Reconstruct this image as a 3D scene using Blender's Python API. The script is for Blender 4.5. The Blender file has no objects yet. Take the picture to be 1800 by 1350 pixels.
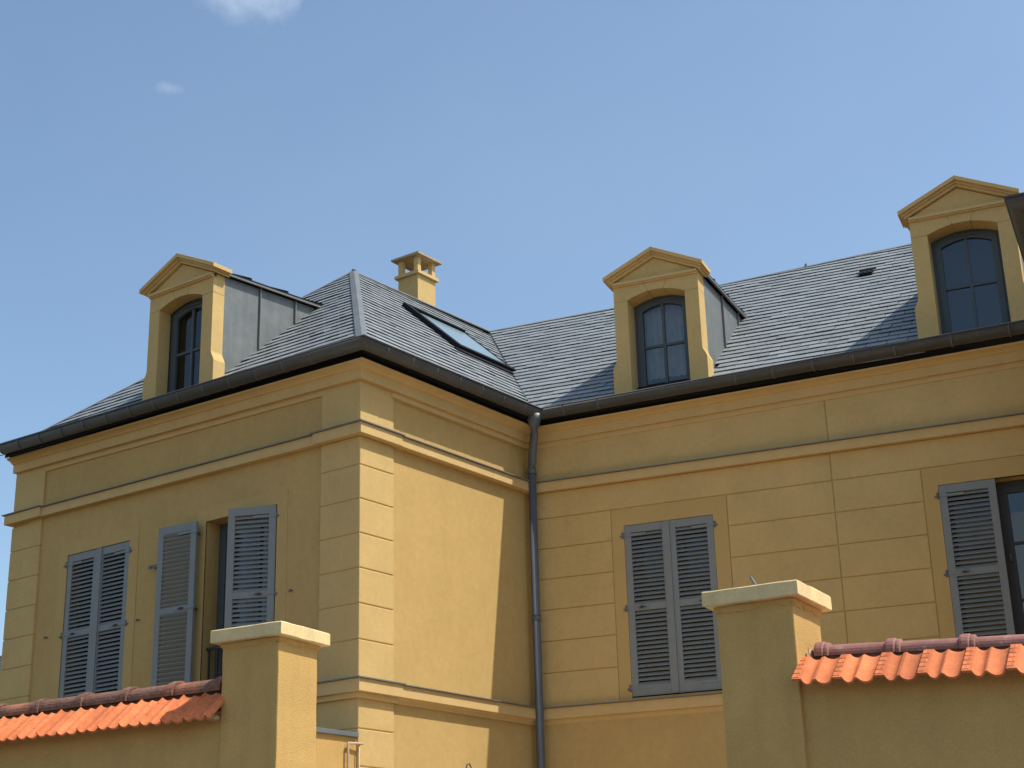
import bpy, bmesh, math, random
from mathutils import Vector, Matrix

sc = bpy.context.scene
R = math.radians
rnd = random.Random(7)

# ------------------------------------------------------------------ camera
cam_d = bpy.data.cameras.new("camera"); cam = bpy.data.objects.new("camera", cam_d)
sc.collection.objects.link(cam); sc.camera = cam
RT = Vector((0.81004438, -0.58571895, -0.02739557)); 
FW = Vector((-0.55207867, -0.76307, 0.0)); 
CAMX = dict(yaw=R(35.885443446855405), pitch=R(19.63103033695665), roll=R(-1.5698993425041246))
def cam_axes(yaw, pitch, roll):
    fw = Vector((0, math.cos(pitch), math.sin(pitch))); up = Vector((0, -math.sin(pitch), math.cos(pitch))); rt = Vector((1, 0, 0))
    c, s = math.cos(roll), math.sin(roll)
    rt, up = rt * c + up * s, -rt * s + up * c
    rot = Matrix.Rotation(yaw, 3, 'Z')
    return rot @ rt, rot @ up, rot @ fw
rt_, up_, fw_ = cam_axes(**CAMX)
M = Matrix((rt_, up_, -fw_)).transposed().to_4x4()
M.translation = Vector((10.39120037, -11.66599604, 1.6))
cam.matrix_world = M
cam_d.sensor_fit = 'HORIZONTAL'; cam_d.sensor_width = 36; cam_d.lens = 55.6305
cam_d.clip_start = 0.1; cam_d.clip_end = 2000

# ------------------------------------------------------------------ light and sky
SUN = Vector((1.0, 0.49, 1.80)).normalized()
elev = math.asin(SUN.z); azim = math.atan2(SUN.x, SUN.y)
w = bpy.data.worlds.new("World"); sc.world = w; w.use_nodes = True
nt = w.node_tree; nt.nodes.clear()
out = nt.nodes.new('ShaderNodeOutputWorld'); bg = nt.nodes.new('ShaderNodeBackground')
sky = nt.nodes.new('ShaderNodeTexSky'); sky.sky_type = 'NISHITA'; sky.sun_disc = False
sky.sun_elevation = elev; sky.sun_rotation = azim
sky.altitude = 0; sky.air_density = 1.0; sky.dust_density = 1.6; sky.ozone_density = 1.2
bg.inputs['Strength'].default_value = 0.15
tc = nt.nodes.new('ShaderNodeTexCoord')
def vm(op, a, b):
    n = nt.nodes.new('ShaderNodeVectorMath'); n.operation = op
    for i, v in enumerate((a, b)):
        if hasattr(v, 'is_linked'): nt.links.new(v, n.inputs[i])
        elif v is not None: n.inputs[i].default_value = v
    return n
def mth(op, a, b=None):
    n = nt.nodes.new('ShaderNodeMath'); n.operation = op; n.use_clamp = False
    for i, v in enumerate((a, b)):
        if v is None: continue
        if hasattr(v, 'is_linked'): nt.links.new(v, n.inputs[i])
        else: n.inputs[i].default_value = v
    return n.outputs[0]
def cloud(direction, radius, stretch, amount, scale, lo, hi, seed):
    dv = Vector(direction).normalized()
    diff = vm('SUBTRACT', tc.outputs['Generated'], tuple(dv))
    sv = vm('MULTIPLY', diff.outputs[0], stretch)
    ln = nt.nodes.new('ShaderNodeVectorMath'); ln.operation = 'LENGTH'; nt.links.new(sv.outputs[0], ln.inputs[0])
    noise = nt.nodes.new('ShaderNodeTexNoise'); noise.inputs['Scale'].default_value = scale
    noise.inputs['Detail'].default_value = 9; noise.inputs['Roughness'].default_value = 0.62
    sh = vm('ADD', tc.outputs['Generated'], (seed, seed * 1.7, 0)); nt.links.new(sh.outputs[0], noise.inputs['Vector'])
    fall = mth('SUBTRACT', 1.0, mth('DIVIDE', ln.outputs['Value'], radius))
    fall = mth('MAXIMUM', fall, 0.0)
    mr = nt.nodes.new('ShaderNodeMapRange'); mr.inputs['From Min'].default_value = lo; mr.inputs['From Max'].default_value = hi
    nt.links.new(mth('ADD', noise.outputs['Fac'], mth('MULTIPLY', fall, 0.55)), mr.inputs['Value'])
    return mth('MULTIPLY', mth('MULTIPLY', mr.outputs[0], mth('MINIMUM', mth('MULTIPLY', fall, 2.5), 1.0)), amount)
c1 = cloud((-0.5985, 0.5822, 0.5630), 0.058, (1, 1, 1.6), 0.62, 22, 0.62, 1.12, 3.1)
c2 = cloud((-0.6591, 0.5639, 0.4976), 0.012, (1, 1, 2.2), 0.20, 60, 0.60, 1.1, 9.4)
c3 = cloud((-0.50, 0.74, 0.46), 0.55, (1, 1, 3.0), 0.05, 5, 0.62, 1.15, 1.3)
mask = mth('MINIMUM', mth('ADD', mth('ADD', c1, c2), c3), 1.0)
tint = nt.nodes.new('ShaderNodeMixRGB'); tint.blend_type = 'MULTIPLY'; tint.inputs['Fac'].default_value = 1
tint.inputs['Color2'].default_value = (1.18, 1.25, 1.23, 1)
nt.links.new(sky.outputs[0], tint.inputs['Color1'])
mx = nt.nodes.new('ShaderNodeMixRGB'); nt.links.new(mask, mx.inputs['Fac'])
nt.links.new(tint.outputs[0], mx.inputs['Color1']); mx.inputs['Color2'].default_value = (5.6, 6.4, 7.2, 1)
nt.links.new(mx.outputs[0], bg.inputs['Color']); nt.links.new(bg.outputs[0], out.inputs[0])

sun_d = bpy.data.lights.new("sun", 'SUN'); sun = bpy.data.objects.new("sun", sun_d); sc.collection.objects.link(sun)
sun_d.energy = 5.0; sun_d.angle = R(0.5); sun_d.color = (1.0, 0.955, 0.88)
sun.rotation_euler = (-SUN).to_track_quat('-Z', 'Y').to_euler(); sun.location = (20, 10, 30)

sc.view_settings.view_transform = 'Standard'; sc.view_settings.look = 'None'
sc.view_settings.exposure = 0.0; sc.view_settings.gamma = 1.0
sc.cycles.max_bounces = 8; sc.cycles.diffuse_bounces = 4

# ------------------------------------------------------------------ materials
def material(name, color, rough=0.8, spec=0.3, metal=0.0, bump=None, mottle=None, island=None, spots=None, streak=None):
    """bump=(scale, distance) mottle=(scale, amount) island=amount of brightness change from piece to piece"""
    m = bpy.data.materials.new(name); m.use_nodes = True
    n = m.node_tree; b = n.nodes['Principled BSDF']
    b.inputs['Base Color'].default_value = (*color, 1); b.inputs['Roughness'].default_value = rough
    b.inputs['Specular IOR Level'].default_value = spec; b.inputs['Metallic'].default_value = metal
    t = n.nodes.new('ShaderNodeTexCoord'); col = None
    base = n.nodes.new('ShaderNodeRGB'); base.outputs[0].default_value = (*color, 1); col = base.outputs[0]
    def scale_by(col, fac_socket, lo, hi, fmin=0.3, fmax=0.7):
        mr = n.nodes.new('ShaderNodeMapRange'); n.links.new(fac_socket, mr.inputs['Value'])
        mr.inputs['From Min'].default_value = fmin; mr.inputs['From Max'].default_value = fmax
        mr.inputs['To Min'].default_value = lo; mr.inputs['To Max'].default_value = hi
        v = n.nodes.new('ShaderNodeVectorMath'); v.operation = 'SCALE'
        n.links.new(col, v.inputs[0]); n.links.new(mr.outputs[0], v.inputs['Scale']); return v.outputs[0]
    if mottle:
        for k, (s, a) in enumerate(mottle if isinstance(mottle, list) else [mottle]):
            no = n.nodes.new('ShaderNodeTexNoise'); no.inputs['Scale'].default_value = s
            no.inputs['Detail'].default_value = 5; no.inputs['Roughness'].default_value = 0.6
            n.links.new(t.outputs['Object'], no.inputs['Vector'])
            col = scale_by(col, no.outputs['Fac'], 1 - a, 1 + a)
    if streak:
        mp = n.nodes.new('ShaderNodeMapping'); mp.inputs['Scale'].default_value = (7, 7, 0.45); n.links.new(t.outputs['Object'], mp.inputs['Vector'])
        no = n.nodes.new('ShaderNodeTexNoise'); no.inputs['Scale'].default_value = 1; no.inputs['Detail'].default_value = 6; no.inputs['Roughness'].default_value = 0.65
        n.links.new(mp.outputs[0], no.inputs['Vector']); col = scale_by(col, no.outputs['Fac'], 1 - streak, 1 + streak * 0.4, 0.35, 0.6)
    if island:
        g = n.nodes.new('ShaderNodeNewGeometry'); col = scale_by(col, g.outputs['Random Per Island'], 1 - island, 1 + island, 0, 1)
    if spots:
        (s, lo, hi, c2) = spots
        no = n.nodes.new('ShaderNodeTexNoise'); no.inputs['Scale'].default_value = s; no.inputs['Detail'].default_value = 8
        no.inputs['Roughness'].default_value = 0.7
        n.links.new(t.outputs['Object'], no.inputs['Vector'])
        mr = n.nodes.new('ShaderNodeMapRange'); mr.inputs['From Min'].default_value = lo; mr.inputs['From Max'].default_value = hi
        n.links.new(no.outputs['Fac'], mr.inputs['Value'])
        mi = n.nodes.new('ShaderNodeMixRGB'); n.links.new(mr.outputs[0], mi.inputs['Fac']); n.links.new(col, mi.inputs['Color1'])
        mi.inputs['Color2'].default_value = (*c2, 1); col = mi.outputs[0]
    n.links.new(col, b.inputs['Base Color'])
    if bump:
        no = n.nodes.new('ShaderNodeTexNoise'); no.inputs['Scale'].default_value = bump[0]; no.inputs['Detail'].default_value = 4
        n.links.new(t.outputs['Object'], no.inputs['Vector'])
        bp = n.nodes.new('ShaderNodeBump'); bp.inputs['Distance'].default_value = bump[1]; bp.inputs['Strength'].default_value = 1
        n.links.new(no.outputs['Fac'], bp.inputs['Height']); n.links.new(bp.outputs[0], b.inputs['Normal'])
    return m
OCHRE = (0.515, 0.341, 0.125)
M_wall = material('ochre_render', OCHRE, 0.9, 0.2, streak=0.02, bump=(130, 0.0016), mottle=[(1.2, 0.05), (14, 0.05), (120, 0.05)])
M_block = material('ochre_block_render', (0.575, 0.396, 0.158), 0.9, 0.2, streak=0.02, bump=(120, 0.0016), mottle=[(2.0, 0.06), (18, 0.05), (120, 0.04)])
M_trim = material('ochre_trim', (0.595, 0.408, 0.172), 0.85, 0.25, streak=0.035, bump=(60, 0.0015), mottle=[(2.5, 0.05), (30, 0.03)])
M_surround = material('ochre_smooth_surround', (0.525, 0.352, 0.133), 0.9, 0.2, bump=(70, 0.0015), mottle=[(2, 0.04), (30, 0.03)])
M_capold = material('weathered_cap', (0.42, 0.33, 0.20), 0.9, 0.2, bump=(60, 0.003), mottle=[(6, 0.15), (30, 0.1)])
M_rough = material('ochre_rough_cast', (0.55, 0.345, 0.120), 0.95, 0.15, streak=0.05, bump=(120, 0.0035), mottle=[(3, 0.07), (90, 0.08)])
M_cap = material('cream_coping_stone', (0.74, 0.55, 0.28), 0.9, 0.2, streak=0.10, bump=(45, 0.002), mottle=[(5, 0.08), (40, 0.05)])
M_slatefar = material('dark_slate', (0.06, 0.066, 0.072), 0.6, 0.3, island=0.2)
M_slate = material('slate', (0.235, 0.252, 0.256), 0.5, 0.28, bump=(55, 0.0015), mottle=[(1.5, 0.06), (25, 0.10)], island=0.13)
M_dark = material('dark_underside', (0.02, 0.02, 0.022), 0.9, 0.1)
M_gutter = material('weathered_dark_zinc', (0.062, 0.064, 0.064), 0.5, 0.5, mottle=[(4, 0.15), (30, 0.08)])
M_seam = material('solder_seam_zinc', (0.10, 0.096, 0.092), 0.5, 0.5)
M_pipe = material('zinc_pipe', (0.105, 0.115, 0.125), 0.45, 0.5, mottle=[(3, 0.15)])
M_zinc = material('zinc_sheet', streak=0.12, color=(0.15, 0.165, 0.160), rough=0.6, spec=0.4, mottle=[(2.2, 0.16), (9, 0.08)], bump=(2.5, 0.01))
M_flash = material('dull_zinc_flashing', (0.17, 0.165, 0.15), 0.6, 0.4, mottle=(6, 0.15))
M_hip = material('zinc_ridge_strip', (0.14, 0.152, 0.162), 0.7, 0.15, mottle=(4, 0.12))
M_shut = material('grey_blue_shutter_paint', (0.222, 0.232, 0.220), 0.55, 0.4, mottle=[(8, 0.05)])
M_iron = material('grey_iron', (0.14, 0.15, 0.15), 0.6, 0.4)
M_black = material('black_iron', (0.03, 0.03, 0.032), 0.5, 0.5)
M_sash = material('grey_window_paint', (0.075, 0.092, 0.098), 0.5, 0.35)
M_sashd = material('dark_window_paint', (0.045, 0.045, 0.045), 0.5, 0.4)
M_sky = material('black_roof_window_metal', (0.010, 0.011, 0.014), 0.75, 0.12)
M_curtain = material('net_curtain', (0.75, 0.64, 0.55), 0.9, 0.1, mottle=[(7, 0.12)])
M_roomdark = material('dark_room_backdrop', (0.06, 0.055, 0.05), 0.9, 0.1)  # near-black sheet colour for the unlit room behind dormer panes
M_blind = material('pale_blind', (0.62, 0.70, 0.72), 0.9, 0.1)
M_reflectglass = material('roof_glass_painted_reflection', (0.21, 0.28, 0.30), 0.2, 0.5)  # opaque pane, pale sky reflection put into the base colour
M_room = material('room_plaster', (0.20, 0.19, 0.175), 0.9, 0.1)
M_tile = material('orange_clay_tile', (0.60, 0.180, 0.068), 0.85, 0.2, bump=(60, 0.002), mottle=[(6, 0.14), (40, 0.12)], island=0.20,
                  spots=(16, 0.66, 0.74, (0.22, 0.10, 0.06)))
M_tileold = material('mossy_clay_tile', (0.66, 0.195, 0.075), 0.88, 0.15, bump=(60, 0.003), mottle=[(6, 0.18), (35, 0.15)], island=0.20,
                  spots=(26, 0.58, 0.70, (0.20, 0.085, 0.04)))
M_ridge = material('pinkish_brown_ridge_tile', (0.30, 0.135, 0.105), 0.7, 0.3, bump=(50, 0.002), mottle=[(5, 0.18), (30, 0.10)], spots=(9, 0.60, 0.75, (0.52, 0.36, 0.30)))
M_ridgeold = material('dark_brown_ridge_tile', (0.19, 0.098, 0.066), 0.85, 0.25, bump=(60, 0.004), mottle=[(4, 0.30), (35, 0.30)], spots=(1.7, 0.50, 0.62, (0.40, 0.155, 0.08)))
M_shademortar = material('shade_dark_mortar', (0.16, 0.10, 0.07), 0.95, 0.1, bump=(40, 0.006), mottle=(20, 0.3))  # mortar darkened to stand for the shadow gap under ridge and tiles
M_mortar = material('lime_mortar', (0.50, 0.35, 0.21), 0.95, 0.1, bump=(40, 0.01), mottle=(20, 0.2))
M_pave = material('old_street_paving', (0.19, 0.15, 0.10), 0.95, 0.1, bump=(60, 0.01), mottle=[(0.3, 0.08), (30, 0.2)])
M_road = material('asphalt', (0.07, 0.07, 0.07), 0.9, 0.2, bump=(80, 0.006), mottle=[(0.5, 0.1), (60, 0.2)])
M_kerb = material('kerb_stone', (0.15, 0.14, 0.125), 0.9, 0.2, mottle=(3, 0.1))
M_soft = material('beige_metal', (0.50, 0.36, 0.24), 0.5, 0.4)
def pane_material(name, tintc, transp):
    m = bpy.data.materials.new(name); m.use_nodes = True; n = m.node_tree; n.nodes.clear()
    o = n.nodes.new('ShaderNodeOutputMaterial'); tr = n.nodes.new('ShaderNodeBsdfTransparent'); tr.inputs[0].default_value = (*transp, 1)
    gl = n.nodes.new('ShaderNodeBsdfGlossy'); gl.inputs['Roughness'].default_value = 0.03; gl.inputs[0].default_value = (*tintc, 1)
    fr = n.nodes.new('ShaderNodeFresnel'); fr.inputs['IOR'].default_value = 1.6
    mi = n.nodes.new('ShaderNodeMixShader'); n.links.new(fr.outputs[0], mi.inputs[0]); n.links.new(tr.outputs[0], mi.inputs[1]); n.links.new(gl.outputs[0], mi.inputs[2])
    n.links.new(mi.outputs[0], o.inputs[0]); return m
M_glass = pane_material('window_glass', (1, 1, 1), (0.75, 0.8, 0.82))
M_skyglass = pane_material('roof_window_glass', (1, 1, 1), (0.75, 0.85, 0.88))
M_skyglass.node_tree.nodes['Fresnel'].inputs['IOR'].default_value = 1.10

# ------------------------------------------------------------------ mesh helpers
class Frame:
    """s along the wall, g outward from the wall face, z up"""
    def __init__(self, o, ang):
        self.o = Vector((o[0], o[1], 0)); self.d = Vector((math.cos(ang), math.sin(ang), 0)); self.n = Vector((math.sin(ang), -math.cos(ang), 0))
    def p(self, s, g, z): return self.o + self.d * s + self.n * g + Vector((0, 0, z))
AM = R(13.31277224575054); DEP = 3.045251
FL = Frame((0, 0), 0.0)              # front of the left wing, s runs from -5.704 to 0
FS = Frame((0, 0), R(90))            # side of the left wing, s from 0 to DEP
FM = Frame((0, DEP), AM)             # set back main front
WS, WG = 6.29, 3.28                  # where the right wing starts and how far it comes forward
FRW = Frame(FM.p(WS, WG, 0), AM)     # front of the right wing
FG_L = Frame((2.827, -4.498), 0.138) # street wall left of the gate
FG_R = Frame((6.126, -3.874), 0.115) # street wall right of the gate

class MB:
    def __init__(self): self.v = []; self.f = []; self.m = []; self.mats = []; self.smooth = []
    def mi(self, m):
        if m not in self.mats: self.mats.append(m)
        return self.mats.index(m)
    def face(self, pts, m, smooth=False):
        b = len(self.v); self.v += [Vector(p) for p in pts]; self.f.append(list(range(b, b + len(pts)))); self.m.append(self.mi(m)); self.smooth.append(smooth)
    def mesh(self, pts, faces, m, smooth=False):
        b = len(self.v); self.v += [Vector(p) for p in pts]; k = self.mi(m)
        for fc in faces: self.f.append([b + i for i in fc]); self.m.append(k); self.smooth.append(smooth)
    def prism(self, ring0, ring1, m, smooth=False, caps=True):
        n = len(ring0); fs = [[i, (i + 1) % n, n + (i + 1) % n, n + i] for i in range(n)]
        if caps: fs += [list(range(n))[::-1], list(range(n, 2 * n))]
        self.mesh(list(ring0) + list(ring1), fs, m, smooth)
    def box(self, F, s0, s1, g0, g1, z0, z1, m):
        r = lambda z: [F.p(s0, g1, z), F.p(s1, g1, z), F.p(s1, g0, z), F.p(s0, g0, z)]
        self.prism(r(z0), r(z1), m)
    def poly(self, F, pts, g0, g1, m):     # pts (s,z) counterclockwise seen from outside
        self.prism([F.p(s, g1, z) for s, z in pts][::-1], [F.p(s, g0, z) for s, z in pts][::-1], m)
    def sweep(self, rings, m, closed_profile=True, caps=True, smooth=False):
        n = len(rings[0]); pts = [p for r in rings for p in r]; fs = []
        for k in range(len(rings) - 1):
            for i in range(n if closed_profile else n - 1):
                j = (i + 1) % n; fs.append([k * n + i, k * n + j, (k + 1) * n + j, (k + 1) * n + i])
        if caps and closed_profile: fs += [list(range(n))[::-1], [len(pts) - n + i for i in range(n)]]
        self.mesh(pts, fs, m, smooth)
    def tube(self, path, r, m, seg=12):
        path = [Vector(p) for p in path]; rings = []; up0 = Vector((0.3, 0.2, 1)).normalized()
        rr = r if isinstance(r, (list, tuple)) else [r] * len(path)
        for i, p in enumerate(path):
            t = (path[min(i + 1, len(path) - 1)] - path[max(i - 1, 0)]).normalized()
            ref = up0 if abs(t.dot(up0)) < 0.9 else Vector((1, 0, 0))
            a = t.cross(ref).normalized(); b = t.cross(a)
            rings.append([p + (a * math.cos(2 * math.pi * k / seg) + b * math.sin(2 * math.pi * k / seg)) * rr[i] for k in range(seg)])
        self.sweep(rings, m, smooth=True)
    def build(self, name, parent=None, bevel=None, label=None, recalc=True, loc=None):
        me = bpy.data.meshes.new(name)
        base = Vector(loc) if loc is not None else (parent_world(parent) if parent else Vector((0, 0, 0)))
        me.from_pydata([tuple(v - base) for v in self.v], [], self.f)
        for m in self.mats: me.materials.append(m)
        for p, k, sm in zip(me.polygons, self.m, self.smooth): p.material_index = k; p.use_smooth = sm
        if recalc:
            bm = bmesh.new(); bm.from_mesh(me); bmesh.ops.recalc_face_normals(bm, faces=bm.faces); bm.to_mesh(me); bm.free()
        me.update()
        o = bpy.data.objects.new(name, me); sc.collection.objects.link(o)
        if parent: o.parent = parent; o.location = base - parent_world(parent)
        else: o.location = base
        if bevel:
            bv = o.modifiers.new('bevel', 'BEVEL'); bv.width = bevel; bv.segments = 2; bv.limit_method = 'ANGLE'; bv.angle_limit = R(40); bv.harden_normals = False
        if label: o['label'] = label
        return o
def parent_world(o):
    v = Vector((0, 0, 0))
    while o: v += o.location; o = o.parent
    return v
def tag(o, label=None, cat=None, group=None, kind=None):
    if label: o['label'] = label
    if cat: o['category'] = cat
    if group: o['group'] = group
    if kind: o['kind'] = kind
    elif cat: o['kind'] = 'thing'
    return o
def empty(name, loc, label, cat, group=None):
    o = bpy.data.objects.new(name, None); sc.collection.objects.link(o); o.location = loc; o.empty_display_size = 0.3
    return tag(o, label, cat, group)
def dup(root, loc, rotz, label=None):
    r = root.copy(); sc.collection.objects.link(r); r.location = loc; r.rotation_euler = (0, 0, rotz)
    if label: r['label'] = label
    for ch in list(root.children):
        c = ch.copy(); sc.collection.objects.link(c); c.parent = r
        for g in list(ch.children):
            d = g.copy(); sc.collection.objects.link(d); d.parent = c
    return r

def offset_path(pts, g):
    """plan path offset to its right hand side with mitred corners"""
    pts = [Vector((p[0], p[1])) for p in pts]; res = []
    for i, p in enumerate(pts):
        ns = []
        if i > 0: d = (p - pts[i - 1]).normalized(); ns.append(Vector((d.y, -d.x)))
        if i < len(pts) - 1: d = (pts[i + 1] - p).normalized(); ns.append(Vector((d.y, -d.x)))
        if len(ns) == 1: res.append(p + ns[0] * g)
        else:
            b = (ns[0] + ns[1]).normalized(); res.append(p + b * (g / b.dot(ns[0])))
    return res
def sweep_profile(mb, path, prof, m, dz=None, closed=True, smooth=False):
    """prof: list of (g, z); dz: per path point height change"""
    rings = [[] for _ in path]
    for g, z in prof:
        for k, p in enumerate(offset_path(path, g)):
            rings[k].append(Vector((p.x, p.y, z + (dz[k] if dz else 0))))
    mb.sweep(rings, m, closed_profile=closed, smooth=smooth)

# ------------------------------------------------------------------ the setting: ground, road
g_ = MB(); g_.face([(-600, -600, 0), (600, -600, 0), (600, 600, 0), (-600, 600, 0)], M_pave)
tag(g_.build('ground'), kind='structure')
M_court = material('pale_courtyard_gravel', (0.68, 0.60, 0.47), 0.95, 0.1, bump=(60, 0.01), mottle=[(0.6, 0.08), (30, 0.2)])  # unseen gravel, made pale to bounce light onto the main front
M_addedlawn = material('added_dark_lawn', (0.07, 0.075, 0.032), 0.95, 0.1, bump=(40, 0.02), mottle=[(0.8, 0.2), (40, 0.3)])  # unseen grass added to keep bounce light on the left wing low
g_ = MB(); g_.face([(0.1, -4.0, 0.012), (16, -2.2, 0.012), (16, 9, 0.012), (0.1, 9, 0.012)], M_court); tag(g_.build('courtyard_ground'), kind='structure')
g_ = MB(); g_.face([(-22, -6.6, 0.012), (-0.4, -4.6, 0.012), (-0.4, 0.2, 0.012), (-22, 0.2, 0.012)], M_addedlawn); tag(g_.build('added_lawn_ground'), kind='structure')
FGD = Frame((6.0, -10.2), 0.125)
g_ = MB(); g_.box(FGD, -300, 300, -0.5, 7.0, 0.004, 0.008, M_road); tag(g_.build('road'), kind='structure')
g_ = MB(); g_.box(FGD, -300, 300, -0.7, -0.52, -0.1, 0.13, M_kerb); tag(g_.build('kerb', bevel=0.02), kind='structure')
g_ = MB(); g_.box(FGD, -300, 300, -5.6, -0.71, 0.004, 0.11, M_kerb); tag(g_.build('pavement'), kind='structure')

# ------------------------------------------------------------------ the house
house = empty('house', (0, 0, 0), 'large U-shaped ochre rendered house with slate roofs, grey-blue shutters and pedimented dormers', 'house')
J1, JH = 6.3213, 0.36
BND1 = (6.635, 6.745); BND2 = (4.0, 4.12)
def wall_with_holes(mb, F, s0, s1, z0, z1, holes, g, thick, m):
    ss = sorted({s0, s1, *[h[0] for h in holes], *[h[1] for h in holes]}); zs = sorted({z0, z1, *[h[2] for h in holes], *[h[3] for h in holes]})
    inside = lambda a, b: any(h[0] < a < h[1] and h[2] < b < h[3] for h in holes)
    for i in range(len(ss) - 1):
        for k in range(len(zs) - 1):
            a, b, c, d = ss[i], ss[i + 1], zs[k], zs[k + 1]
            if inside((a + b) / 2, (c + d) / 2): continue
            mb.mesh([F.p(a, g, c), F.p(b, g, c), F.p(b, g, d), F.p(a, g, d)], [[0, 1, 2, 3]], m)
            mb.mesh([F.p(a, g - thick, c), F.p(b, g - thick, c), F.p(b, g - thick, d), F.p(a, g - thick, d)], [[3, 2, 1, 0]], m)
    for (a, b, c, d) in holes:
        e0, e1 = g, g - thick
        mb.mesh([F.p(a, e0, c), F.p(a, e1, c), F.p(a, e1, d), F.p(a, e0, d)], [[0, 1, 2, 3]], m)
        mb.mesh([F.p(b, e0, c), F.p(b, e0, d), F.p(b, e1, d), F.p(b, e1, c)], [[0, 1, 2, 3]], m)
        mb.mesh([F.p(a, e0, d), F.p(a, e1, d), F.p(b, e1, d), F.p(b, e0, d)], [[0, 1, 2, 3]], m)
        mb.mesh([F.p(a, e0, c), F.p(b, e0, c), F.p(b, e1, c), F.p(a, e1, c)], [[0, 1, 2, 3]], m)
ZW0, ZW1 = 4.165, 6.117
LW1 = (-4.62, -3.525, ZW0, ZW1); LW2 = (-2.275, -1.19, ZW0, ZW1)
MW1 = (1.11, 2.165, ZW0, ZW1); MW2 = (4.64, 5.80, ZW0, ZW1)
# left wing front, side, back; main front; right wing
mb = MB(); wall_with_holes(mb, FL, -5.66, -0.04, 0, 7.45, [LW1, LW2], -0.03, 0.32, M_wall)
mb.build('front_wall', house, recalc=False, label='shaded smooth ochre front wall of the left wing')
mb = MB(); wall_with_holes(mb, FS, 0.04, DEP + 0.2, 0, 7.45, [], -0.03, 0.32, M_wall)
mb.build('side_wall', house, recalc=False, label='sunlit ochre side wall of the left wing beside the downpipe')
mb = MB(); FB = Frame((-5.68, 9.0), R(-90)); mb.box(FB, 0, 8.99, -0.3, 0, 0, 7.45, M_wall)
mb.box(Frame((-5.68, 9.0), 0), 0, 3.0, -0.3, 0, 0, 7.45, M_wall); mb.build('back_wall', house)
mb = MB(); wall_with_holes(mb, FM, -0.3, WS + 0.2, 0, 7.45, [MW1, MW2], -0.012, 0.32, M_wall)
mb.build('front_wall', house, recalc=False, label='set-back ochre main front wall with scored block courses')
mb = MB(); mb.box(FM, -3.3, 14, -7.3, -7.0, 0, 7.45, M_wall); mb.build('back_wall', house)
mb = MB(); FWS = Frame(FM.p(WS, 0, 0), AM - R(90))
mb.box(FWS, 0.0, WG, -0.32, 0, 0, 7.53, M_wall); mb.box(FRW, 0.33, 6.0, -0.32, 0, 0, 7.53, M_wall)
mb.build('wing_wall', house, label='wall of the right wing just out of view')
mb = MB(); mb.box(FM, -3.2, 14, -6.95, -0.4, 3.6, 3.75, M_room); mb.box(FL, -5.3, -0.4, -4.6, -0.4, 3.6, 3.75, M_room)
mb.build('floor', house)

# pilasters with chamfered block joints
def blocks(mb, rect, core, top=7.26):
    (x0, x1, y0, y1) = rect; F0 = Frame((0, 0), 0); gp = 0.003
    mb.box(F0, x0 + core, x1 - core, -(y1 - core), -(y0 + core), 0, top - 0.01, M_block)
    zs = [BND1[0] - 0.004] + [J1 - JH * k for k in range(6)] + [BND2[1] + 0.004]
    zz = [BND2[0] - 0.05, 3.65, 3.29, 2.9, 2.5, 2.1, 1.7, 1.3, 0.9, 0.5, 0.0]
    mb.box(F0, x0, x1, -y1, -y0, BND1[1] - 0.02, top, M_block)
    for a, b in list(zip(zs[1:], zs[:-1])) + list(zip(zz[1:], zz[:-1])):
        mb.box(F0, x0, x1, -y1, -y0, a + gp, b - gp, M_block)
mb = MB(); blocks(mb, (-0.549, 0.0, 0.0, 0.536), 0.010); mb.build('pilaster', house, bevel=0.010, label='corner pilaster of stacked ochre blocks, half sunlit')
mb = MB(); blocks(mb, (-5.704, -5.138, 0.0, 0.55), 0.010, 7.33); mb.build('pilaster', house, bevel=0.010, label='shaded pilaster of ochre blocks at the far left corner')

# scored blocks on the main front
mb = MB(); gp = 0.003
VJ = 3.53; SR = [(0.962, 2.332), (4.482, 5.96)]
zc = [BND1[0]] + [J1 - JH * k for k in range(6)] + [BND2[1]]
def mblock(s0, s1, z0, z1, m=M_block): mb.box(FM, s0 + gp, s1 - gp, -0.05, 0, z0 + gp, z1 - gp, m)
for k in range(len(zc) - 1):
    top, bot = zc[k], zc[k + 1]
    if k == 0: cuts = [(-0.2, VJ), (VJ, WS + 0.1)]
    else: cuts = [(-0.2, SR[0][0]), (SR[0][1], VJ), (VJ, SR[1][0]), (SR[1][1], WS + 0.1)]
    for a, b in cuts: mblock(a, b, bot, top)
for a, b in ((-0.2, VJ), (VJ, WS + 0.1)): mblock(a, b, BND1[1] - 0.03, 7.36)
mb.box(FM, -0.2, WS + 0.1, -0.05, 0, 0, BND2[0] - 0.03, M_wall)
mb.build('wall_blocks', house, bevel=0.010, label='rows of scored ochre blocks on the main front')
for (a, b), W in zip(SR, (MW1, MW2)):
    mb = MB()
    for (s0, s1, z0, z1) in ((a, W[0], 4.135, J1), (W[1], b, 4.135, J1), (W[0], W[1], W[3], J1)):
        e = 0.003
        mb.box(FM, s0 + (gp if s0 == a else 0), s1 - (gp if s1 == b else 0), -0.06, -0.002, z0, z1 - gp, M_surround)
    mb.build('window_surround', house, label='plain smooth surround of a main front window')
for W in (LW1, LW2):
    mb = MB()
    a, b = W[0] - 0.15, W[1] + 0.15
    for (s0, s1, z0, z1) in ((a, W[0], 4.13, ZW1 + 0.15), (W[1], b, 4.13, ZW1 + 0.15), (W[0], W[1], ZW1, ZW1 + 0.15)):
        mb.box(FL, s0, s1, -0.04, -0.024, z0, z1, M_surround)
    mb.build('window_surround', house, label='slightly raised surround of a left wing window')

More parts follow.
